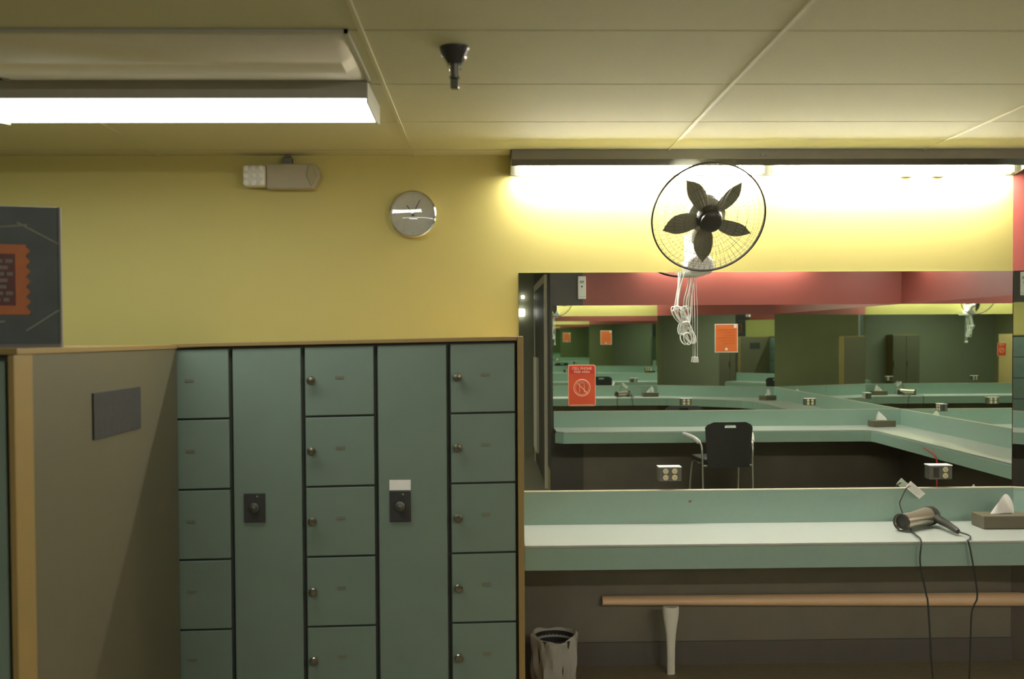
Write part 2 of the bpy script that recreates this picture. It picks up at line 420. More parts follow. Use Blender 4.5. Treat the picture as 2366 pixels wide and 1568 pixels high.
# ------------------------------------------------------------------ ceiling fixtures at the left
def wrap_light(x0, x1, y0, y1, lens, label, drop=.071):
    t = thing('ceiling_light', ((x0 + x1) / 2, (y0 + y1) / 2, CEIL), label, 'light')
    mb = MB()
    mb.box(x0, x1, y0, y0 + .006, CEIL - drop + .004, CEIL - .001); mb.box(x0, x1, y1 - .006, y1, CEIL - drop + .02, CEIL - .001)
    mb.box(x0, x1, y0, y1, CEIL - .006, CEIL - .001)
    build('housing', mb, 'housing', t)
    for xa in (x0 - .0035, x1 - .0005):
        mb = MB().prism([(y0 + .004, CEIL - .006), (y0 + .004, CEIL - drop - .010), (y1 - .12, CEIL - drop - .018), (y1 - .004, CEIL - drop - .004), (y1 - .004, CEIL - .006)], xa, xa + .004, lambda u, v, w: Vector((w, u, v)))
        build('end_plate', mb, 'black' if x1 < -1.8 and y0 > 3 else 'housing', t)
    # ribbed clear-white lens: gentle bowl, flared at both ends
    P = []; n = 10; ribs = 36
    mb = MB()
    xs = [x0 - .0, x0 + .012, x0 + .03] + [x0 + .03 + (x1 - x0 - .06) * i / ribs for i in range(1, ribs)] + [x1 - .03, x1 - .012, x1]
    for i, x in enumerate(xs):
        e = min(x - x0, x1 - x); fl = .012 * max(0, 1 - e / .03) ** 2
        for k in range(n + 1):
            u = k / n; y = y0 + .006 + (y1 - y0 - .008) * u
            z = CEIL - drop - .007 * math.sin(PI * u) + fl * (1 - u) - (.0 if u < .9 else -.012 * (u - .9) * 10)
            P.append(Vector((x, y, z)))
    fs = [(i * (n + 1) + k, (i + 1) * (n + 1) + k, (i + 1) * (n + 1) + k + 1, i * (n + 1) + k + 1) for i in range(len(xs) - 1) for k in range(n)]
    mb.add(P, fs)
    build('lens', mb, lens, t, smooth=True)
    return t
wrap_light(-1.795, -.412, 3.42, 3.815, 'lens', 'lit ceiling light nearest the camera side, long bright white lens at left')
wrap_light(-3.18, -1.815, 3.42, 3.815, 'lens', 'lit ceiling light cut by the left edge, end to end with the longer one')
wrap_light(-2.2, -.2, .6, .75, 'lens2', 'ceiling light above and behind the camera, out of frame')
wrap_light(-2.6, -1.4, -2.6, -2.2, 'lens3', 'ceiling light far behind the camera, seen only as a speck in deep reflection')
# unlit troffer with a shallow bowed diffuser
x0, x1, y0, y1 = -1.62, at(836, 140, 3.19).x, 2.872, 3.43
t = thing('ceiling_light', ((x0 + x1) / 2, (y0 + y1) / 2, CEIL), 'unlit ceiling light with pale bowed diffuser, beside the bright one', 'light')
mb = MB().box(x0, x1, y0, y0 + .012, CEIL - .012, CEIL - .001).box(x0, x1, y1 - .012, y1, CEIL - .012, CEIL - .001).box(x1 - .012, x1, y0, y1, CEIL - .012, CEIL - .001).box(x0, x0 + .012, y0, y1, CEIL - .012, CEIL - .001)
build('frame', mb, 'housing', t)
mb = MB(); n = 14; P = []
xs = [x0 + .012, x0 + .05, x1 - .05, x1 - .012]
for i, x in enumerate(xs):
    for k in range(n + 1):
        u = k / n; P.append(Vector((x, y0 + .012 + (y1 - y0 - .024) * u, CEIL - .006 - (.034 if i in (1, 2) else 0) * math.sin(PI * u) ** .8)))
mb.add(P, [(i * (n + 1) + k, (i + 1) * (n + 1) + k, (i + 1) * (n + 1) + k + 1, i * (n + 1) + k + 1) for i in range(3) for k in range(n)])
build('diffuser', mb, 'troffer', t, smooth=True)

# ------------------------------------------------------------------ ceiling sprinkler
c = atz(1052, 125, CEIL); top = Vector((c.x, 3.06, CEIL))
t = thing('sprinkler_head', top, 'dark pendent sprinkler hanging from the ceiling above the clock', 'sprinkler')
build('escutcheon', MB().lathe([(0, .046), (-.004, .046), (-.012, .04), (-.045, .026), (-.05, .022)], top, (0, 0, 1), 28), 'black', t, smooth=True)
build('stem', MB().lathe([(-.05, .013), (-.085, .012), (-.087, .016), (-.094, .016)], top, (0, 0, 1), 16), 'darksteel', t, smooth=True)
for sx in (-1, 1):
    mb = MB().tube([top + Vector((sx * .043, -.012, -.012)), top + Vector((sx * .036, -.016, -.03)), top + Vector((sx * .024, -.014, -.05)), top + Vector((sx * .016, -.006, -.07))], .0035, 8)
    build('frame_arm', mb, 'chrome', t, smooth=True)
mb = MB().box(top.x - .013, top.x + .013, top.y - .012, top.y + .012, CEIL - .125, CEIL - .094)
build('deflector', mb, 'darksteel', t, bevel=.004)

# ------------------------------------------------------------------ emergency light on the wall
def wp(x, y, off=0.0): v = at(x, y, DW - off); return v
a, b = wp(622, 441), wp(745, 383); cy = (a.z + b.z) / 2
t = thing('emergency_light', (a.x, DW, a.z), 'beige emergency light box with one square lamp, high on the yellow wall', 'emergency light')
fn = lambda u, v, w: Vector((u, DW - w, v))
poly = [(a.x, a.z), (b.x - .035, a.z), (b.x, cy - .0), (b.x - .012, b.z - .022), (b.x - .03, b.z), (a.x, b.z)]
build('body', MB().prism(poly, .001, .07, fn), mat('beige_plastic', (.42, .38, .27), .45), t, bevel=.008)
poly2 = [(b.x - .065, cy - .002), (b.x - .04, a.z + .012), (b.x - .012, cy - .004), (b.x - .036, b.z - .008), (b.x - .056, b.z - .012)]
build('end_cover', MB().prism(poly2, .068, .078, fn), mat('beige_cover', (.36, .33, .19), .45), t, bevel=.003)
a2, b2 = wp(570, 436), wp(621, 387)
build('lamp_head', MB().box(a2.x, b2.x, DW - .085, DW - .02, a2.z, b2.z), 'white', t, bevel=.012)
mb = MB()
for i in range(3):
    for j in range(3):
        cx, cz = a2.x + (b2.x - a2.x) * (i + .5) / 3, a2.z + (b2.z - a2.z) * (j + .5) / 3
        mb.lathe([(0, .014), (.004, .012), (.006, .005)], (cx, DW - .085, cz), (0, -1, 0), 12)
build('lamp_lens', mb, 'paper', t, smooth=True)
c = wp(667, 372)
build('conduit', MB().box(c.x - .022, c.x + .022, DW - .04, DW - .001, b.z - .004, b.z + .035).box(c.x - .012, c.x + .012, DW - .03, DW - .004, b.z + .03, CEIL - .001), 'darksteel', t, bevel=.003)

# ------------------------------------------------------------------ wall clock
c = wp(955, 497); R_ = .1135
t = thing('wall_clock', (c.x, DW, c.z), 'round silver wall clock with glossy domed glass on the yellow wall', 'clock')
build('case', MB().lathe([(.001, R_ - .006), (.03, R_), (.044, R_), (.05, R_ - .006), (.044, R_ - .011), (.026, R_ - .012)], (c.x, DW, c.z), (0, -1, 0), 48, caps=False), 'chrome', t, smooth=True)
mb = MB().lathe([(.010 + .018 * (r / .1) ** 2, r * R_ * 9.0) for r in (.0005, .025, .05, .075, .1)], (c.x, DW, c.z), (0, -1, 0), 48, caps=False)
build('dial', mb, 'dial', t, smooth=True)
def hand(ang, L, w, z):
    d = Vector((math.sin(ang), 0, math.cos(ang))); p = Vector((d.z, 0, -d.x)); o_ = Vector((c.x, DW - z, c.z))
    mb = MB(); q = [o_ - d * .012 + p * w, o_ - d * .012 - p * w, o_ + d * L - p * w * .6, o_ + d * L + p * w * .6]
    return mb.add(q + [v + Vector((0, -.002, 0)) for v in q], [(3, 2, 1, 0), (4, 5, 6, 7)] + [(k, (k + 1) % 4, 4 + (k + 1) % 4, 4 + k) for k in range(4)])
build('hour_hand', hand(math.radians(-33), .052, .0032, .032), 'black', t)
build('minute_hand', hand(math.radians(27), .078, .0028, .035), 'black', t)
mb = MB()
for k in range(12):
    an = PI * k / 6; d = Vector((math.sin(an), 0, math.cos(an)))
    build('hour_mark', MB().lathe([(0, .0022), (.001, .0022)], Vector((c.x, DW - .0265, c.z)) + d * .089, (0, -1, 0), 8), 'grey', t)
build('crystal', MB().lathe([(.046 + .008 * math.cos(r * PI / 2), max(.0005, r * (R_ - .011))) for r in (0, .15, .3, .45, .6, .75, .9, 1)], (c.x, DW, c.z), (0, -1, 0), 48, caps=False).map(lambda v: Vector((v.x, v.y - .085 * (v.x - c.x), v.z))), 'glass', t, smooth=True)

# two little clips on the wall under the strip light
for i, (x, lb) in enumerate(((2094, 'small white clip on the wall under the strip light, left of two'), (2166, 'small white clip on the wall under the strip light, right of two'))):
    a = wp(x, 405)
    mb = MB().box(a.x - .033, a.x + .033, DW - .012, DW - .001, a.z - .009, a.z + .009).box(a.x - .033, a.x + .033, DW - .03, DW - .012, a.z - .009, a.z - .005)
    tag(build('wall_clip', mb, 'white', origin=(a.x, DW, a.z), bevel=.001), lb, 'clip', 'clips under the strip light')

# ------------------------------------------------------------------ lockers
KSH, XL = .0145, .145
def shear(v): return Vector((v.x, v.y, v.z + KSH * (v.x - XL) * min(1, max(0, (v.z - .1) / .3))))
LX = [at(x, 1000, DL).x for x in (366, 534, 701, 869, 1037, 1195)]
ZT = at(1120, 789, DL).z                       # top of the doors, at the right end
TH = (at(1117, 794, DL).z - at(1117, 1440, DL).z) / 4
DOORTOP = ZT - .002
def locker(i, tall, label, knobs=True, hole=None):
    x0, x1 = LX[i] + .001, LX[i + 1] - .001
    t = thing('locker', ((x0 + x1) / 2, DL + .3, 0), label, 'locker', 'teal lockers along the back wall')
    zb = DOORTOP - 5 * TH
    def B(n, mb, m, p=t, **k): return build(n, mb.map(shear), m, p, **k)
    B('body', MB().box(x0, x1, DL + .022, DW - .02, 0.0, DOORTOP + .004), 'gap')
    g = .0078
    rows = [(zb, DOORTOP)] if tall else [(DOORTOP - (k + 1) * TH, DOORTOP - k * TH) for k in range(5)]
    for k, (z0, z1) in enumerate(rows):
        d = B('door', MB().box(x0 + g, x1 - g, DL, DL + .021, z0 + .004, z1 - .004), 'locker', bevel=.003)
        if tall: continue
        xk = x0 + .037; zk = z1 - .142
        if knobs:
            kb = MB().lathe([(0, .013), (.006, .013), (.008, .008), (.018, .009), (.022, .0175), (.030, .0185), (.034, .015), (.0355, .006)], (xk, DL, zk), (0, -1, 0), 20)
            B('knob', kb, 'knobmetal', d, smooth=True, label='round dark metal knob')
        px = x0 + (.152 if i else .13)
        B('number_plate', MB().box(px - .018, px + .018, DL - .002, DL + .001, zk + .004, zk + .016), 'numplate', d, label='small brassy number plate')
    return t, x0, x1
locker(0, False, 'column of small teal lockers half hidden behind the brown wood side panel', knobs=False)
t2, xa, xb = locker(1, True, 'tall one-door teal locker with bare dark latch plate')
def latch(t, px, py0, py1, pw):
    a, b = at(px - pw, py1, DL), at(px + pw, py0, DL)
    l = build('latch_plate', MB().box(a.x, b.x, DL - .008, DL + .001, a.z, b.z), 'plaque', t, bevel=.002)
    cx, cz = (a.x + b.x) / 2, a.z + (b.z - a.z) * .52
    build('dial_knob', MB().lathe([(0, .022), (.01, .021), (.012, .012), (.024, .011), (.026, .006)], (cx, DL - .008, cz), (0, -1, 0), 20), 'darksteel', l, smooth=True)
    build('screw', MB().lathe([(0, .004), (.002, .004)], (cx + .012, DL - .008, b.z - .012), (0, -1, 0), 8), 'steel', l)
latch(t2, 589, 1139, 1206, 24)
locker(2, False, 'column of small teal lockers with round knobs, between the two tall lockers')
t4, xa, xb = locker(3, True, 'tall one-door teal locker with a white label above its latch plate')
latch(t4, 925, 1134, 1205, 24)
a, b = at(900, 1132, DL), at(949, 1108, DL)
build('paper_label', MB().box(a.x, b.x, DL - .0015, DL + .001, a.z, b.z), 'paper', t4, label='white paper label')
locker(4, False, 'column of small teal lockers with round knobs, at the wood trimmed right end')
# wooden surround: top board and right end board
xe = at(1210, 1000, DL).x
t = thing('locker_surround', (xe - .01, DL + .3, 0), 'honey wood top board and end board framing the teal lockers', 'locker surround')
build('end_board', MB().box(LX[5] + .002, xe, DL - .012, DW - .002, 0, DOORTOP + .024).map(shear), 'wood', t, bevel=.003)
build('top_board', MB().box(-1.32, LX[5] + .001, DL - .012, DW - .002, DOORTOP + .006, DOORTOP + .024).map(shear), 'wood', t, bevel=.003)

# left bank: brown wood side panel running towards the camera
XS = at(410, 1000, DL - .02).x
yn = 2.755
ZP = ZT + KSH * (XS - XL) + .012
t = thing('locker_end_panel', (XS, 3.4, 0), 'broad brown wood side panel with a dark plaque, at left of the teal lockers', 'panel')
build('panel', MB().box(XS - .022, XS, yn + .091, DL - .016, 0, ZP - .014), 'panelwood', t, bevel=.002)
build('top_edge', MB().box(-1.95, XS + .004, yn - .004, DL - .016, ZP - .013, ZP + .004), 'wood', t, bevel=.002)
build('corner_post', MB().box(XS - .014, XS + .003, yn - .022, yn + .090, 0, ZP - .014), 'wood', t, bevel=.002)
def sp(x, y):
    d = ray(x, y); k = XS / d.x; return Vector((XS, d.y * k, EYE + d.z * k))
ya, yb = sp(213, 950).y, sp(322, 950).y; za, zb_ = sp(322, 988).z, sp(322, 893).z
build('plaque', MB().box(XS - .001, XS + .006, ya, yb, za, zb_), 'plaque', t, label='dark square plaque', bevel=.001)
t = thing('locker', (-1.55, 3.2, 0), 'teal locker at the left edge, turned to face the camera', 'locker')
build('body', MB().box(-1.95, XS - .024, yn + .02, DL - .02, 0, ZP - .015), 'gap', t)
build('door', MB().box(-1.95, XS - .027, yn - .012, yn + .018, .1, ZP - .03), 'locker', t, bevel=.003)

# standing board on the left bank, mirror-like image laid out in flat shapes
pr = at(139, 785, 3.12)
zt = ZP + .0045
t = thing('picture_board', (pr.x, pr.y, zt), 'dark framed board, mirror-like image in flat shapes with an orange panel, standing on the lockers at the left edge', 'picture', rz=math.radians(16))
hh = .432
def U(x, y):   # board-local place of a pixel
    return ((x - 139) / 737 / math.cos(math.radians(10)), (785 - y) / 737 * (1 - (x - 139) * .0002))
build('board', MB().box(-.62, 0, 0, .022, 0, hh), 'picture', t, local=True, bevel=.002)
build('edge_trim', MB().box(.0, .006, -.004, .024, 0, hh).box(-.62, .006, -.02, .024, -.0, .010), 'pgrey', t, local=True)
mb = MB()
pts = []; (u1, v0), (u1b, v1) = U(76, 712), U(76, 556)
n = 44
for k in range(n + 1):
    v = v0 + (v1 - v0) * k / n; pts.append((u1 + .006 * math.sin(k * PI / 3.2), v))
pts += [(-.45, v1), (-.45, v0)]
build('orange_panel', MB().prism(pts, -.004, .001, lambda u, v, w: Vector((u, w, v))), 'porange', t, local=True, label='wavy orange panel')
(iu, iv0), (_, iv1) = U(50, 692), U(50, 578)
build('maroon_field', MB().box(-.42, iu, -.006, -.0035, iv0, iv1), 'pinner', t, local=True)
mb = MB(); random.seed(3)
for r in range(7):
    u = -.40
    while u < iu - .02:
        w_ = random.uniform(.012, .03); v = iv0 + .012 + r * (iv1 - iv0 - .02) / 7
        mb.box(u, min(u + w_, iu - .006), -.0072, -.0055, v, v + .011); u += w_ + .008
build('faded_lines', mb, 'pgrey', t, local=True)
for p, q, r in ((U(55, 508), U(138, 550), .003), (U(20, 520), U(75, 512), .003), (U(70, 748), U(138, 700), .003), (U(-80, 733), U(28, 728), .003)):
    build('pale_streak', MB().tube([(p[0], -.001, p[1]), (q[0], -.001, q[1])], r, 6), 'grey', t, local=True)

# ------------------------------------------------------------------ wall fan
FC = at(1637, 503, 4.50)                        # centre of the guard
ax = Vector((.02, -math.cos(math.radians(27)), -math.sin(math.radians(27)))).normalized()   # where it blows
ex = Vector((1, 0, 0)); ex = (ex - ax * ex.dot(ax)).normalized(); ez = ex.cross(ax)
if ez.z < 0: ez = -ez
def fp(a, r, w): return FC + (ex * math.cos(a) + ez * math.sin(a)) * r + ax * w
wm = at(1604, 600, DW)
t = thing('wall_fan', (wm.x, DW, wm.z), 'dark-bladed oscillating fan with wire guard, mounted over the mirror', 'fan')
RG = .258
def guard(sgn, depth, nrad, rings, r0):
    mb = MB()
    prof = lambda r: sgn * (depth * (1 - (r / RG) ** 2.4) + .004)
    for k in range(nrad):
        a = 2 * PI * k / nrad + (.03 if sgn < 0 else 0)
        mb.tube([fp(a + .12 * (1 - r / RG) * sgn, r, prof(r)) for r in [r0 + (RG - r0) * i / 6 for i in range(7)]], .00075, 4)
    for r in rings:
        mb.tube([fp(2 * PI * k / 56, r, prof(r)) for k in range(56)], .0008, 4, closed=True)
    return mb
build('front_guard', guard(1, .060, 60, (.075, .12, .165, .205, .232, .248), .05), 'wire', t)
build('rear_guard', guard(-1, .075, 60, (.10, .15, .195, .235), .085), 'wire', t)
mb = MB()
for w_, r_ in ((.004, .0042), (-.005, .0036)): mb.tube([fp(2 * PI * k / 72, RG, w_) for k in range(72)], r_, 8, closed=True)
build('guard_rim', mb, 'wire', t, smooth=True)
build('guard_badge', MB().lathe([(.052, .047), (.062, .047), (.068, .040), (.069, .02)], FC, ax, 32), 'black', t, smooth=True)
build('hub', MB().lathe([(-.012, .058), (.020, .06), (.034, .052), (.040, .03)], FC, ax, 32), 'black', t, smooth=True)
for k in range(5):
    a0 = math.radians(118 - 72 * k); mb = MB(); nr, nc = 12, 8; P = []
    for i in range(nr + 1):
        r = .045 + .170 * i / nr; s_ = i / nr
        wd_ = .018 + .062 * math.sin(PI * min(1, s_ * .84 + .08)) ** .9
        if s_ > .62: wd_ *= max(.03, 1 - ((s_ - .62) / .38) ** 2.2)
        for j in range(nc + 1):
            v = (j / nc - .5); arcw = v * wd_ / max(r, .05)
            P.append(fp(a0 + arcw + .10 * s_ ** 2, r, .006 + v * wd_ * .55 * (1 - .35 * s_) + .0012 * (j % 2)))
    top_ = P; bot = [p - ax * .002 for p in P]; N = nc + 1
    fs = [(i * N + j, i * N + j + 1, (i + 1) * N + j + 1, (i + 1) * N + j) for i in range(nr) for j in range(nc)]
    mb.add(top_, fs); mb.add(bot, [f[::-1] for f in fs])
    build('blade', mb, 'blade', t, smooth=False)
build('motor', MB().lathe([(-.024, .05), (-.030, .084), (-.062, .090), (-.10, .084), (-.135, .062), (-.15, .03)], FC, ax, 32), 'grey', t, smooth=True)
mo = FC - ax * .10
# arm and wall base
build('neck', MB().tube(spline([mo + Vector((-.01, .0, -.05)), mo + Vector((-.03, .02, -.12)), Vector((wm.x, DW - .16, wm.z + .05)), Vector((wm.x, DW - .13, wm.z - .02))], 6), [.03] * 6 + [.027] * 6 + [.034] * 7, 14), 'white', t, smooth=True)
bz = at(1604, 634, DW - .12).z
base_mb = MB().prism([(-.062, .03), (-.066, .0), (-.05, -.035), (.05, -.035), (.066, .0), (.062, .03), (.035, .055), (-.035, .055)], 0, .155, lambda u, v, w: Vector((wm.x + u, DW - .008 - w, bz + .035 + v)))
build('wall_base', base_mb, 'white', t, bevel=.012)
build('wall_plate', MB().box(wm.x - .05, wm.x + .05, DW - .010, DW - .001, bz - .0, bz + .20).map(lambda v: v), 'white', t, bevel=.004)
# cord loops and pull strings
YC = DW - .038
def cp(x, y, dy=0): return at(x, y, YC + dy)
cords = MB()
def run(pts, r=.0032):
    cords.tube(spline([cp(*p) for p in pts], 6), r, 8)
run([(1583, 628, -.02), (1572, 665, 0), (1566, 700), (1563, 712), (1558, 718, .01)])
run([(1574, 628), (1569, 665, .02), (1566, 712, .02)])
run([(1600, 632), (1594, 664), (1587, 690), (1586, 712), (1592, 730), (1590, 748)], .003)
run([(1606, 634), (1602, 655), (1597, 690), (1596, 720), (1592, 742), (1586, 752)], .003)
random.seed(5)
def ell(cx, cy, a, b, rot, dz=0.0):
    p = []
    for k in range(22):
        th = 2 * PI * k / 22; u, v = a * math.cos(th), b * math.sin(th)
        p.append(cp(cx + u * math.cos(rot) - v * math.sin(rot), cy + u * math.sin(rot) + v * math.cos(rot), dz + .006 * math.sin(th)))
    cords.tube(p, .003, 8, closed=True)
for args in ((1572, 728, 9, 24, -.55, 0), (1577, 730, 8, 25, -.45, .012), (1583, 729, 9, 22, -.15, -.008), (1588, 730, 8, 24, .05, .006),
             (1580, 758, 9, 16, .3, .008), (1587, 757, 8, 14, .0, -.006), (1592, 766, 8, 26, -.30, .0), (1596, 775, 9, 20, -.45, .01), (1589, 782, 9, 14, -.2, -.01)): ell(*args)
cords.tube([cp(1584 + 9 * math.cos(k * PI / 4), 748 + 4 * math.sin(k * PI / 4), .012 * math.sin(k * PI / 4)) for k in range(8)], .0035, 8, closed=True)
build('power_cord', cords, 'white', t, smooth=True, label='white power cord tied in loops')
mb = MB()
mb.tube([cp(1603, 636, .008), cp(1605, 720, .008), cp(1606, 824, .008)], .0011, 6); mb.tube([cp(1608, 636, .004), cp(1611, 720, .004), cp(1611, 824, .004)], .0011, 6)
build('pull_string', mb, 'white', t)
c = cp(1608, 831, .006)
build('string_pull', MB().prism([(-.009, .015), (.009, .015), (.013, -.013), (-.013, -.013)], -.006, .006, lambda u, v, w: Vector((c.x + u, c.y + w, c.z + v))), 'white', t, bevel=.002)

# ------------------------------------------------------------------ signs
def card(name, c, w, h, nrm, m, label, border=None, th=.0015):
    """flat card on a wall; local x to the viewer's right when facing it"""
    rz = math.atan2(nrm[1], nrm[0]) + PI / 2
    t = thing(name, c, label, 'sign', rz=rz)
    return t
a, b = at(1313, 938, DW - .007), at(1376, 842, DW - .007)
w_, h_ = b.x - a.x, b.z - a.z
t = thing('notice_card', ((a.x + b.x) / 2, DW - .0065, (a.z + b.z) / 2), 'red-orange cell phone free area card stuck low on the mirror', 'sign')
def rr(w, h, r, n=5):
    out = []
    for cx, cy, a0 in ((w / 2 - r, h / 2 - r, 0), (-w / 2 + r, h / 2 - r, 90), (-w / 2 + r, -h / 2 + r, 180), (w / 2 - r, -h / 2 + r, 270)):
        for k in range(n + 1):
            an = math.radians(a0 + 90 * k / n); out.append((cx + r * math.cos(an), cy + r * math.sin(an)))
    return out
pl = lambda z0: (lambda u, v, w: Vector((u, -z0 - w, v)))
build('border', MB().prism(rr(w_, h_, .010), 0, .0012, pl(0)), 'pale', t, local=True)
build('face', MB().prism(rr(w_ - .006, h_ - .006, .008), 0, .0006, pl(.0012)), 'redsign', t, local=True)
mb = MB().prism([(-w_ / 2 + .006, h_ / 2 - .044), (w_ / 2 - .006, h_ / 2 - .044), (w_ / 2 - .006, h_ / 2 - .008), (-w_ / 2 + .006, h_ / 2 - .008)], 0, .0004, pl(.0018))
build('header', mb, 'redsign2', t, local=True)
mb = MB()
for i, tx in enumerate(('CELL PHONE', 'FREE AREA')):
    q = text_mb(tx, .0165); zz = h_ / 2 - .019 - i * .0165
    mb.add([Vector((v[0], -.0023 - v[2], v[1] + zz)) for v in q.v], q.f)
build('lettering', mb, 'pale', t, local=True)
mb = MB(); zc = -.012; R1 = .040
for rad, th_ in ((R1, .0016), (R1 - .007, .001)):
    mb.tube([(rad * math.cos(2 * PI * k / 40), -.0022, zc + rad * math.sin(2 * PI * k / 40)) for k in range(40)], th_, 6, closed=True)
d = (R1 - .004) / math.sqrt(2)
mb.tube([(-d, -.0022, zc + d), (d, -.0022, zc - d)], .0013, 6)
for s_ in (-1, 1): mb.tube([(s_ * .011, -.0022, zc - .022), (s_ * .011, -.0022, zc + .022)], .0013, 6)
mb.tube([(-.011, -.0022, zc + .022), (.0, -.0022, zc + .027), (.011, -.0022, zc + .022)], .0012, 6)
build('symbol', mb, 'pale', t, local=True, label='pale ring with a struck-out phone')
mb = MB().box(-w_ / 2 + .012, w_ / 2 - .012, -.0022, -.0012, -h_ / 2 + .006, -h_ / 2 + .0085)
build('small_print', mb, 'pale', t, local=True)

# orange sheet on the opposite mirror (faces +Y)
DF = 2 * DW - YF
a, b = at(1651, 814, DF - .006), at(1704, 748, DF - .006)
w_, h_ = b.x - a.x, b.z - a.z
t = thing('notice_sheet', ((a.x + b.x) / 2, YF + .0065, (a.z + b.z) / 2), 'bright orange sheet with pale edge on the opposite mirror, seen in reflection', 'sign', rz=PI)
build('border', MB().prism(rr(w_, h_, .002, 2), 0, .001, pl(0)), 'paper', t, local=True)
build('face', MB().prism(rr(w_ - .014, h_ - .014, .002, 2), 0, .0008, pl(.001)), 'orange', t, local=True)
mb = MB()
for k in range(6):
    z = h_ / 2 - .06 - k * .028; mb.box(-w_ / 2 + .03, w_ / 2 - .03 - .03 * (k % 3), -.0024, -.0018, z, z + .006)
build('print_lines', mb, 'dorange', t, local=True)
build('emblem', MB().lathe([(0, .014), (.001, .014)], (0, -.0018, -h_ / 2 + .034), (0, -1, 0), 20), 'paper', t, local=True)
build('tape', MB().box(-w_ / 2 + .012, -w_ / 2 + .04, -.0028, -.0018, h_ / 2 - .04, h_ / 2 - .002), 'paper', t, local=True)

# ------------------------------------------------------------------ outlet boxes on the mirrors
def outlet_parts(t, single=False):
    w_, h_, d_ = .112, .066, .03
    build('box', MB().box(-w_ / 2, w_ / 2, -d_, 0, -h_ / 2, h_ / 2), 'darksteel', t, local=True, bevel=.003)
    build('top_edge', MB().box(-w_ / 2, w_ / 2, -d_ - .004, -.001, h_ / 2, h_ / 2 + .004), 'white', t, local=True, label='top strip, painted bright as light from above')  # white strip stands for light falling on the box top
    for s_ in ((1,) if single else (-1, 1)):
        mb = MB()
        for q in (-1, 1):
            mb.lathe([(0, .0135), (.003, .0125)], (s_ * .022, -d_, q * .0155), (0, -1, 0), 18)
        r = build('receptacle', mb, 'ivory', t, local=True, smooth=True)
        mb = MB()
        for q in (-1, 1):
            for e in (-1, 1): mb.box(s_ * .022 + e * .005 - .001, s_ * .022 + e * .005 + .001, -d_ - .0036, -d_ - .002, q * .0155 - .002, q * .0155 + .005)
            mb.lathe([(0, .002), (.0008, .002)], (s_ * .022, -d_ - .003, q * .0155 - .006), (0, -1, 0), 8)
        build('slots', mb, 'black', r, local=True)
    if single:
        build('blank_switch', MB().box(-.036, -.010, -d_ - .003, -d_, -.024, .024), 'black', t, local=True, bevel=.001)
c = at(1548, 1095, DW - .03)
o1 = thing('outlet_box', (c.x, DW - .0065, c.z), 'steel double outlet box on the mirror, above the middle of the counter', 'outlet', 'outlet boxes on the mirrors'); outlet_parts(o1)
c = at(2173, 1091, DW - .03)
o2 = thing('outlet_box', (c.x, DW - .0065, c.z), 'steel outlet box with one ivory receptacle, on the mirror above the hair dryer', 'outlet', 'outlet boxes on the mirrors'); outlet_parts(o2, True)
c = at(1585, 928, DF - .03)
dup(o1, (c.x, YF + .0065, c.z), 'outlet box on the opposite mirror left of its middle, seen in reflection', PI)
c = at(1871, 928, DF - .03)
dup(o1, (c.x, YF + .0065, c.z), 'outlet box on the opposite mirror near the far corner, seen in reflection', PI)
dup(o1, (XR - .0065, .58, c.z), 'outlet box on the right wall mirror, seen in reflection', -PI / 2)

# white dispenser on the red wall opposite
a, b = at(1335, 691, DF - .05), at(1353, 638, DF - .05)
t = thing('wall_dispenser', ((a.x + b.x) / 2, YF, a.z), 'narrow white wall dispenser on the red wall opposite, seen in reflection', 'dispenser')
build('case', MB().box(a.x, b.x, YF + .001, YF + .06, a.z, b.z), 'white', t, bevel=.006)
zc = a.z + (b.z - a.z) * .55
build('button', MB().lathe([(0, .009), (.004, .008)], ((a.x + b.x) / 2, YF + .06, zc), (0, 1, 0), 16), 'black', t)
build('panel_mark', MB().box(a.x + .018, b.x - .018, YF + .06, YF + .0615, b.z - .07, b.z - .045), 'grey', t)
build('seam', MB().box(a.x + .004, b.x - .004, YF + .06, YF + .0612, a.z + .025, a.z + .028), 'grey', t)

# ------------------------------------------------------------------ hair dryer
nz = atz(2083, 1206, CT + .0445); rr_ = atz(2152, 1190, CT + .050)
axd = (nz - rr_); L = axd.length; axd.normalize()
t = thing('hair_dryer', (rr_.x, rr_.y, CT), 'silver and black hair dryer lying on the teal counter at right', 'hair dryer')
build('barrel', MB().lathe([(.035, .044), (.05, .0425), (L * .62, .0365), (L * .9, .0385), (L, .0405), (L + .002, .038), (L - .002, .034), (L - .03, .033)], rr_, axd, 32, caps=False), 'silver', t, smooth=True)
build('nozzle_grille', MB().lathe([(L - .012, .0345), (L - .010, .034), (L - .008, .02)], rr_, axd, 32), 'black', t, smooth=True)
build('nozzle_ring', MB().lathe([(L - .006, .0408), (L + .006, .0412), (L + .006, .035), (L - .006, .0345)], rr_, axd, 32, caps=False), 'black', t, smooth=True)
build('collar', MB().lathe([(-.002, .043), (.0, .0455), (.030, .047), (.037, .0445)], rr_, axd, 32), 'black', t, smooth=True)
build('rear_cap', MB().lathe([(.0, .0435), (-.012, .0415), (-.022, .034), (-.026, .02)], rr_, axd, 32), 'silver', t, smooth=True)
h0 = rr_ + axd * .02 + Vector((.02, -.01, -.004)); h1 = atz(2214, 1228, CT + .02); h2 = atz(2250, 1253, CT + .009)
hm = (h0 + h1) / 2 + Vector((0, 0, .004))
ed = Vector((h2.x, FR - .012, CT - .004))
build('handle', MB().tube(spline([h0, hm, h1], 5), [.022, .022, .021, .02, .019, .018, .017, .016, .0155, .014, .010], 14), 'black', t, smooth=True)
lo = at(2250, 1400, FR - .03)
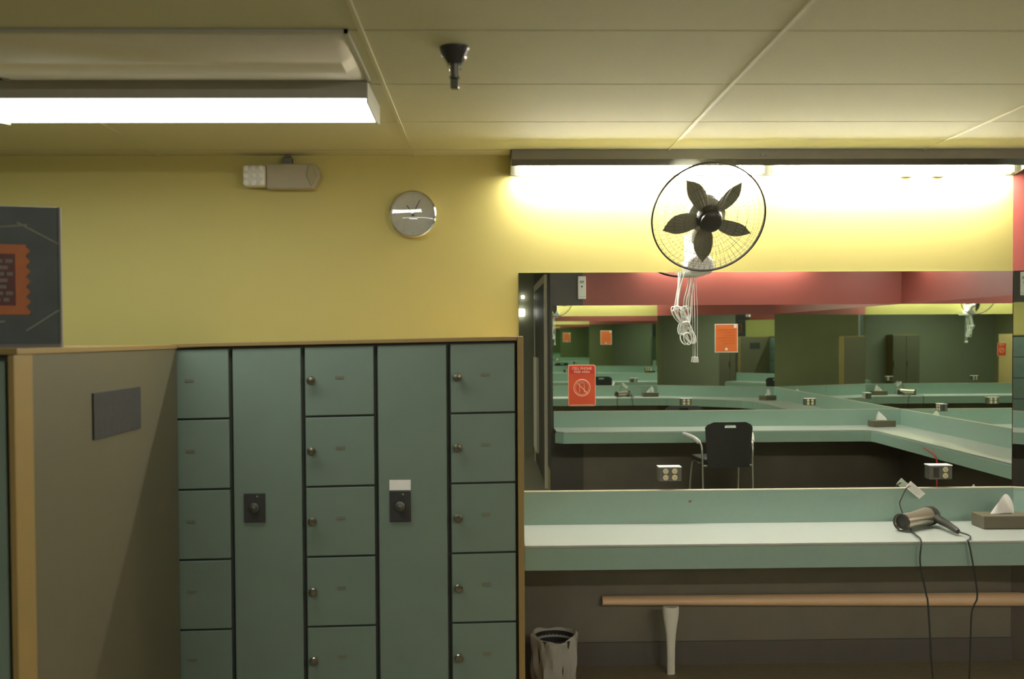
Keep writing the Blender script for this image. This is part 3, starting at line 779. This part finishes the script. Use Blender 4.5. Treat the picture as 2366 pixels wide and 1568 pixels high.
c1 = MB().tube(spline([h1, h1 + Vector((.03, -.05, -.010)), Vector((h2.x - .012, h2.y + .03, CT + .010)), Vector((h2.x, FR - .026, CT + .006)), Vector((h2.x + .012, FR - .030, CT - .05)), at(2258, 1370, FR - .032), lo, at(2244, 1430, FR - .03), at(2236, 1600, FR - .03), at(2200, 1680, FR - .03), at(2160, 1600, FR - .03), at(2145, 1405, FR - .03), at(2140, 1372, FR - .03), at(2126, 1300, FR - .03), Vector((at(2122, 1250, FR).x, FR - .027, CT + .006)), atz(2117, 1236, CT + .010), atz(2106, 1226, CT + .008), atz(2104, 1220, CT + .008), atz(2112, 1216, CT + .008)], 6), .0038, 8)
build('cord', c1, 'black', t, smooth=True)
# warning tag, on the cord that stands up against the splash
yt = DW - .06
c = [at(*p, yt) for p in ((2104, 1111), (2138, 1140), (2124, 1152), (2092, 1125))]
n_ = Vector((.12, -1, .1)).normalized()
tp = MB().add(c + [p + n_ * .0012 for p in c], [(3, 2, 1, 0), (4, 5, 6, 7)] + [(k, (k + 1) % 4, 4 + (k + 1) % 4, 4 + k) for k in range(4)])
tg = build('warning_tag', tp, 'paper', t, label='white tag')
mb = MB()
for k in range(4):
    u = .2 + k * .19; p = c[0].lerp(c[3], u).lerp(c[1].lerp(c[2], u), .12); q = c[0].lerp(c[3], u).lerp(c[1].lerp(c[2], u), .85 - .1 * (k % 2))
    mb.tube([p + n_ * .0016, q + n_ * .0016], .0008, 4)
build('tag_print', mb, 'grey', tg)
mb = MB().tube(spline([atz(2112, 1216, CT + .009), atz(2100, 1208, CT + .009), atz(2090, 1196, CT + .03), at(2079, 1165, yt), at(2083, 1150, yt), at(2094, 1128, yt), at(2103, 1122, yt)], 6), .003, 8)
build('cord_end', mb, 'black', t, smooth=True)

# ------------------------------------------------------------------ tissue boxes
def tissue(loc, rz, label, w=.235, d=.125, h=.062):
    t = thing('tissue_box', loc, label, 'tissue box', 'tissue boxes on the counters', rz=rz)
    mb = MB().box(-w / 2, w / 2, -d / 2, d / 2, 0, h); build('box', mb, 'boxbrown', t, local=True, bevel=.004)
    build('slot', MB().prism([(.05 * math.cos(a) , .016 * math.sin(a)) for a in [2 * PI * k / 18 for k in range(18)]], h - .001, h + .0015, lambda u, v, w_: Vector((u, v, w_))), 'black', t, local=True)
    mb = MB(); P = []; n = 13
    for i in range(7):
        s_ = i / 6
        for k in range(n):
            u = k / (n - 1) * 2 - 1
            x = u * (.058 * (1 - .55 * s_ ** 1.5)) + .018 * s_; y = .010 * math.sin(3 * u + 2 * s_) * (1 - .3 * s_) + .012 * s_
            z = h - .002 + (.088 * s_ * (1 - .22 * u * u + .10 * u)) * (1 if i < 6 else 1 + .06 * math.sin(4 * u))
            P.append((x, y, z))
    fs = [(i * n + k, i * n + k + 1, (i + 1) * n + k + 1, (i + 1) * n + k) for i in range(6) for k in range(n - 1)]
    mb.add(P, fs); mb.add([(p[0] * .9 + .004, p[1] + .014 - .01 * (p[2] - h) / .08, h + (p[2] - h) * .86) for p in P], fs)
    build('tissue', mb, 'paper', t, local=True, smooth=True)
    return t
c = atz(2274, 1223, CT)
tb = tissue((c.x + .1175, c.y + .065, CT + .001), 0, 'brown tissue box with white tissue at the right edge of the counter')
c = mir(atz(2045, 989, CT))
dup(tb, (3.93, -.16, CT + .001), 'tissue box in the far corner of the opposite counter, seen in the mirror', math.radians(172))
dup(tb, (3.97, 3.72, CT + .001), 'tissue box where the counter turns the corner, seen only in deep reflection', math.radians(35))

# small reddish smear on the splash
c = at(1594, 1158, DW - .0195)
mb = MB().lathe([(0, .006), (.0006, .004)], c, (0, -1, 0), 10).lathe([(0, .003), (.0006, .002)], c + Vector((.007, 0, .002)), (0, -1, 0), 8)
tag(build('sticker', mb, mat('rust_mark', (.25, .07, .03), .6), origin=c), 'tiny rust-red sticker on the counter splash, below the outlet', 'sticker')

# ------------------------------------------------------------------ chair at the opposite counter (its back to the mirror)
cc = mir(at(1666, 1040, 9.25))
t = thing('office_chair', (cc.x, cc.y, 0), 'black mesh armchair with pale arms at the opposite counter, seen in the mirror', 'chair', rz=PI + math.radians(-4))
# local: sits facing +y ... front is +y, back at -y
def bk(u, v):      # back panel surface, u across, v up
    return Vector((u, -.20 - .05 * (v - .45) - .05 * (1 - (u / .23) ** 2), v))
pts = []; n = 14
zt0, zb0 = .835, .42
P = []; nx, nzv = 16, 16
mb = MB()
def back_half(v):
    s_ = (v - zb0) / (zt0 - zb0)
    w_ = .195 + .03 * s_
    if s_ > .86: w_ *= (1 - .35 * ((s_ - .86) / .14) ** 2.2)
    return w_
idx = {}
for sl, off in ((0, 0), (1, -.014)):
    for j in range(nzv + 1):
        v = zb0 + (zt0 - zb0) * j / nzv
        for i in range(nx + 1):
            u = (i / nx * 2 - 1) * back_half(v)
            p = bk(u, v); idx[(sl, i, j)] = len(P); P.append(p + Vector((0, off, 0)))
hole = {(i, 14) for i in range(6, 10)}
fs = []
for j in range(nzv):
    for i in range(nx):
        if (i, j) in hole: continue
        fs.append((idx[0, i, j], idx[0, i + 1, j], idx[0, i + 1, j + 1], idx[0, i, j + 1]))
        fs.append((idx[1, i, j], idx[1, i, j + 1], idx[1, i + 1, j + 1], idx[1, i + 1, j]))
for i in range(nx):
    fs.append((idx[0, i, 0], idx[1, i, 0], idx[1, i + 1, 0], idx[0, i + 1, 0])); fs.append((idx[0, i, nzv], idx[0, i + 1, nzv], idx[1, i + 1, nzv], idx[1, i, nzv]))
for j in range(nzv):
    fs.append((idx[0, 0, j], idx[0, 0, j + 1], idx[1, 0, j + 1], idx[1, 0, j])); fs.append((idx[0, nx, j], idx[1, nx, j], idx[1, nx, j + 1], idx[0, nx, j + 1]))
mb.add(P, fs)
build('backrest', mb, 'mesh', t, local=True, smooth=True)
mb = MB().prism(rr(.47, .45, .09), .435, .475, lambda u, v, w: Vector((u, v + .03, w + .02 * (abs(u) / .23) ** 2)))
build('seat', mb, 'mesh', t, local=True, bevel=.012)
for s_ in (-1, 1):
    mb = MB().tube(spline([(s_ * .235, -.22, 0.0), (s_ * .235, -.20, .30), (s_ * .235, -.19, .46), (s_ * .24, -.18, .60), (s_ * .252, -.12, .655)], 6), .0095, 10)
    build('leg', mb, 'steel', t, local=True, smooth=True)
    mb = MB().tube(spline([(s_ * .24, .24, 0), (s_ * .235, .22, .25), (s_ * .225, .17, .43), (s_ * .2, .05, .432)], 6), .0095, 10)
    build('leg', mb, 'steel', t, local=True, smooth=True)
    mb = MB().tube(spline([(s_ * .25, -.14, .64), (s_ * .275, -.06, .672), (s_ * .31, .06, .690), (s_ * .325, .13, .694)], 6), [.013] + [.02] * 17 + [.014], 12)
    build('arm_rest', mb, 'white', t, local=True, smooth=True)
build('crossbar', MB().tube([(-.235, -.19, .43), (.235, -.19, .43)], .009, 10).tube([(-.21, .06, .43), (.21, .06, .43)], .009, 10), 'steel', t, local=True, smooth=True)

# red cable hanging under the right run of counter
pts = [mir(at(x, y, D)) for x, y, D in ((2152, 1033, 8.35), (2175, 1040, 8.25), (2196, 1050, 8.15), (2206, 1066, 8.1), (2210, 1095, 8.1), (2216, 1125, 8.1), (2226, 1190, 8.1), (2232, 1230, 8.1))]
pts = [Vector((min(p.x, 3.68), p.y, p.z)) for p in pts]
tag(build('red_cable', MB().tube(spline(pts, 6), .006, 8), 'redcord', origin=pts[0], smooth=True), 'red cable hanging from the edge of the reflected right counter', 'cable')

# ------------------------------------------------------------------ under the counter
# light spill under the counter, built as a rounded rail along the wall
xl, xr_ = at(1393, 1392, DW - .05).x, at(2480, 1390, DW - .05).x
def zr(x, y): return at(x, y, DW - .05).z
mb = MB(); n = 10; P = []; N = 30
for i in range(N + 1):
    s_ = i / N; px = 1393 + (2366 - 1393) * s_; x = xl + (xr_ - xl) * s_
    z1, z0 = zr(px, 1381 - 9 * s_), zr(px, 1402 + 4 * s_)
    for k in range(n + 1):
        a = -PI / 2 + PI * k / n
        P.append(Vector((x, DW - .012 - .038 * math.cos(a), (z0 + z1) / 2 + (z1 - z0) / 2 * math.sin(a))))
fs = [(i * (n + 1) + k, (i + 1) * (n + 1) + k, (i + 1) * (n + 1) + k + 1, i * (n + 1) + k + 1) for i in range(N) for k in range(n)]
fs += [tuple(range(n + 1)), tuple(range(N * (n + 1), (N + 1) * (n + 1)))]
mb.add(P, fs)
tag(build('light_streak', mb, 'lightorange', origin=P[0], smooth=True), 'orange light spill built as a rounded rail on the dark wall under the counter', 'streak')

# pale flared post
px = at(1552, 1500, 4.7)
mb = MB(); prof = [(0, .019), (.06, .019), (.12, .020), (.18, .0235), (.22, .029), (.26, .036), (.285, .039), (.305, .0395), (.313, .037)]
P = []; n = 20
for z, r in prof:
    for k in range(n):
        a = 2 * PI * k / n; P.append(Vector((px.x + r * math.cos(a), 4.72 + r * .55 * math.sin(a), z * 1.03 - (.006 * math.cos(a) ** 2 * -1 if z > .3 else 0))))
fs = [(i * n + k, i * n + (k + 1) % n, (i + 1) * n + (k + 1) % n, (i + 1) * n + k) for i in range(len(prof) - 1) for k in range(n)] + [tuple(range(n)), tuple(range((len(prof) - 1) * n, len(prof) * n))]
mb.add(P, fs)
tag(build('support_post', mb, 'post', origin=(px.x, 4.72, 0), smooth=True), 'pale flared post standing on the floor under the counter', 'post')

# waste bin with a clear liner
bc = at(1281, 1470, 4.56); bx, by, bh = bc.x, 4.56, .238
t = thing('waste_bin', (bx, by, 0), 'small dark waste bin with a clear plastic liner under the counter', 'bin')
build('bin', MB().lathe([(0, .075), (.01, .08), (bh, .100), (bh, .094), (.015, .074)], (bx, by, 0), (0, 0, 1), 32), 'black', t, smooth=True)
mb = MB(); P = []; n = 48; rows = 12; random.seed(11)
ph = [random.uniform(0, 6) for _ in range(6)]
for i in range(rows + 1):
    s_ = i / rows
    for k in range(n):
        a = 2 * PI * k / n
        wob = .004 * math.sin(5 * a + ph[0] + 3 * s_) + .003 * math.sin(11 * a + ph[1] - 5 * s_) + .002 * math.sin(17 * a + ph[2] + 9 * s_)
        if i < 3: z = bh - .03 + i * .02; r = .090 + .004 * i
        else: z = bh + .014 - (s_ - .2) * .30 * (1 + .10 * math.sin(3 * a + ph[3])); r = .106 - .013 * (s_ - .2) + wob * (1 + s_)
        if i in (2, 3): z += .016 * abs(math.cos(a)) ** 2 + .003 * math.sin(6 * a)
        if i <= 3: z -= .012 * max(0, -math.sin(a))
        P.append(Vector((bx + r * math.cos(a), by + r * math.sin(a), max(.004, z))))
mb.add(P, [(i * n + k, i * n + (k + 1) % n, (i + 1) * n + (k + 1) % n, (i + 1) * n + k) for i in range(rows) for k in range(n)])
build('liner', mb, 'bag', t, smooth=True, label='clear crinkled plastic liner')

# wooden cabinet on the rear wall
t = thing('wood_cabinet', (-1.6, -3.8, 0), 'brown wood cabinet on the rear wall behind the camera, seen in deep reflection', 'cabinet')
build('body', MB().box(-1.95, -1.3, -3.98, -3.6, 0, 1.62), 'wood', t, bevel=.004)
for x0 in (-1.945, -1.622):
    d = build('door', MB().box(x0, x0 + .317, -3.6, -3.58, .06, 1.60), 'panelwood', t, bevel=.003)
    build('handle', MB().box(x0 + .29, x0 + .30, -3.58, -3.55, .85, 1.0), 'steel', d)

# small lit fixtures on the dark rear wall, seen at the mirror's left edge
for (x, y, s_), lb in (((1204, 722, .048), 'small lit square lamp at the end of the passage, lower of two'), ((1208, 686, .02), 'tiny lit lamp at the end of the passage, upper of two')):
    p = mir(at(x, y, 2 * DW + 4 - .03))
    t = thing('wall_lamp', (p.x, -4, p.z), lb, 'lamp', 'small lamps at the end of the passage')
    build('back_plate', MB().box(p.x - s_ * 1.05, p.x + s_ * 1.05, -3.999, -3.985, p.z - s_ * 1.05, p.z + s_ * 1.05), 'white', t)
    build('shade', MB().box(p.x - s_, p.x + s_, -3.985, -3.955, p.z - s_, p.z + s_), 'lamp', t, bevel=.004)
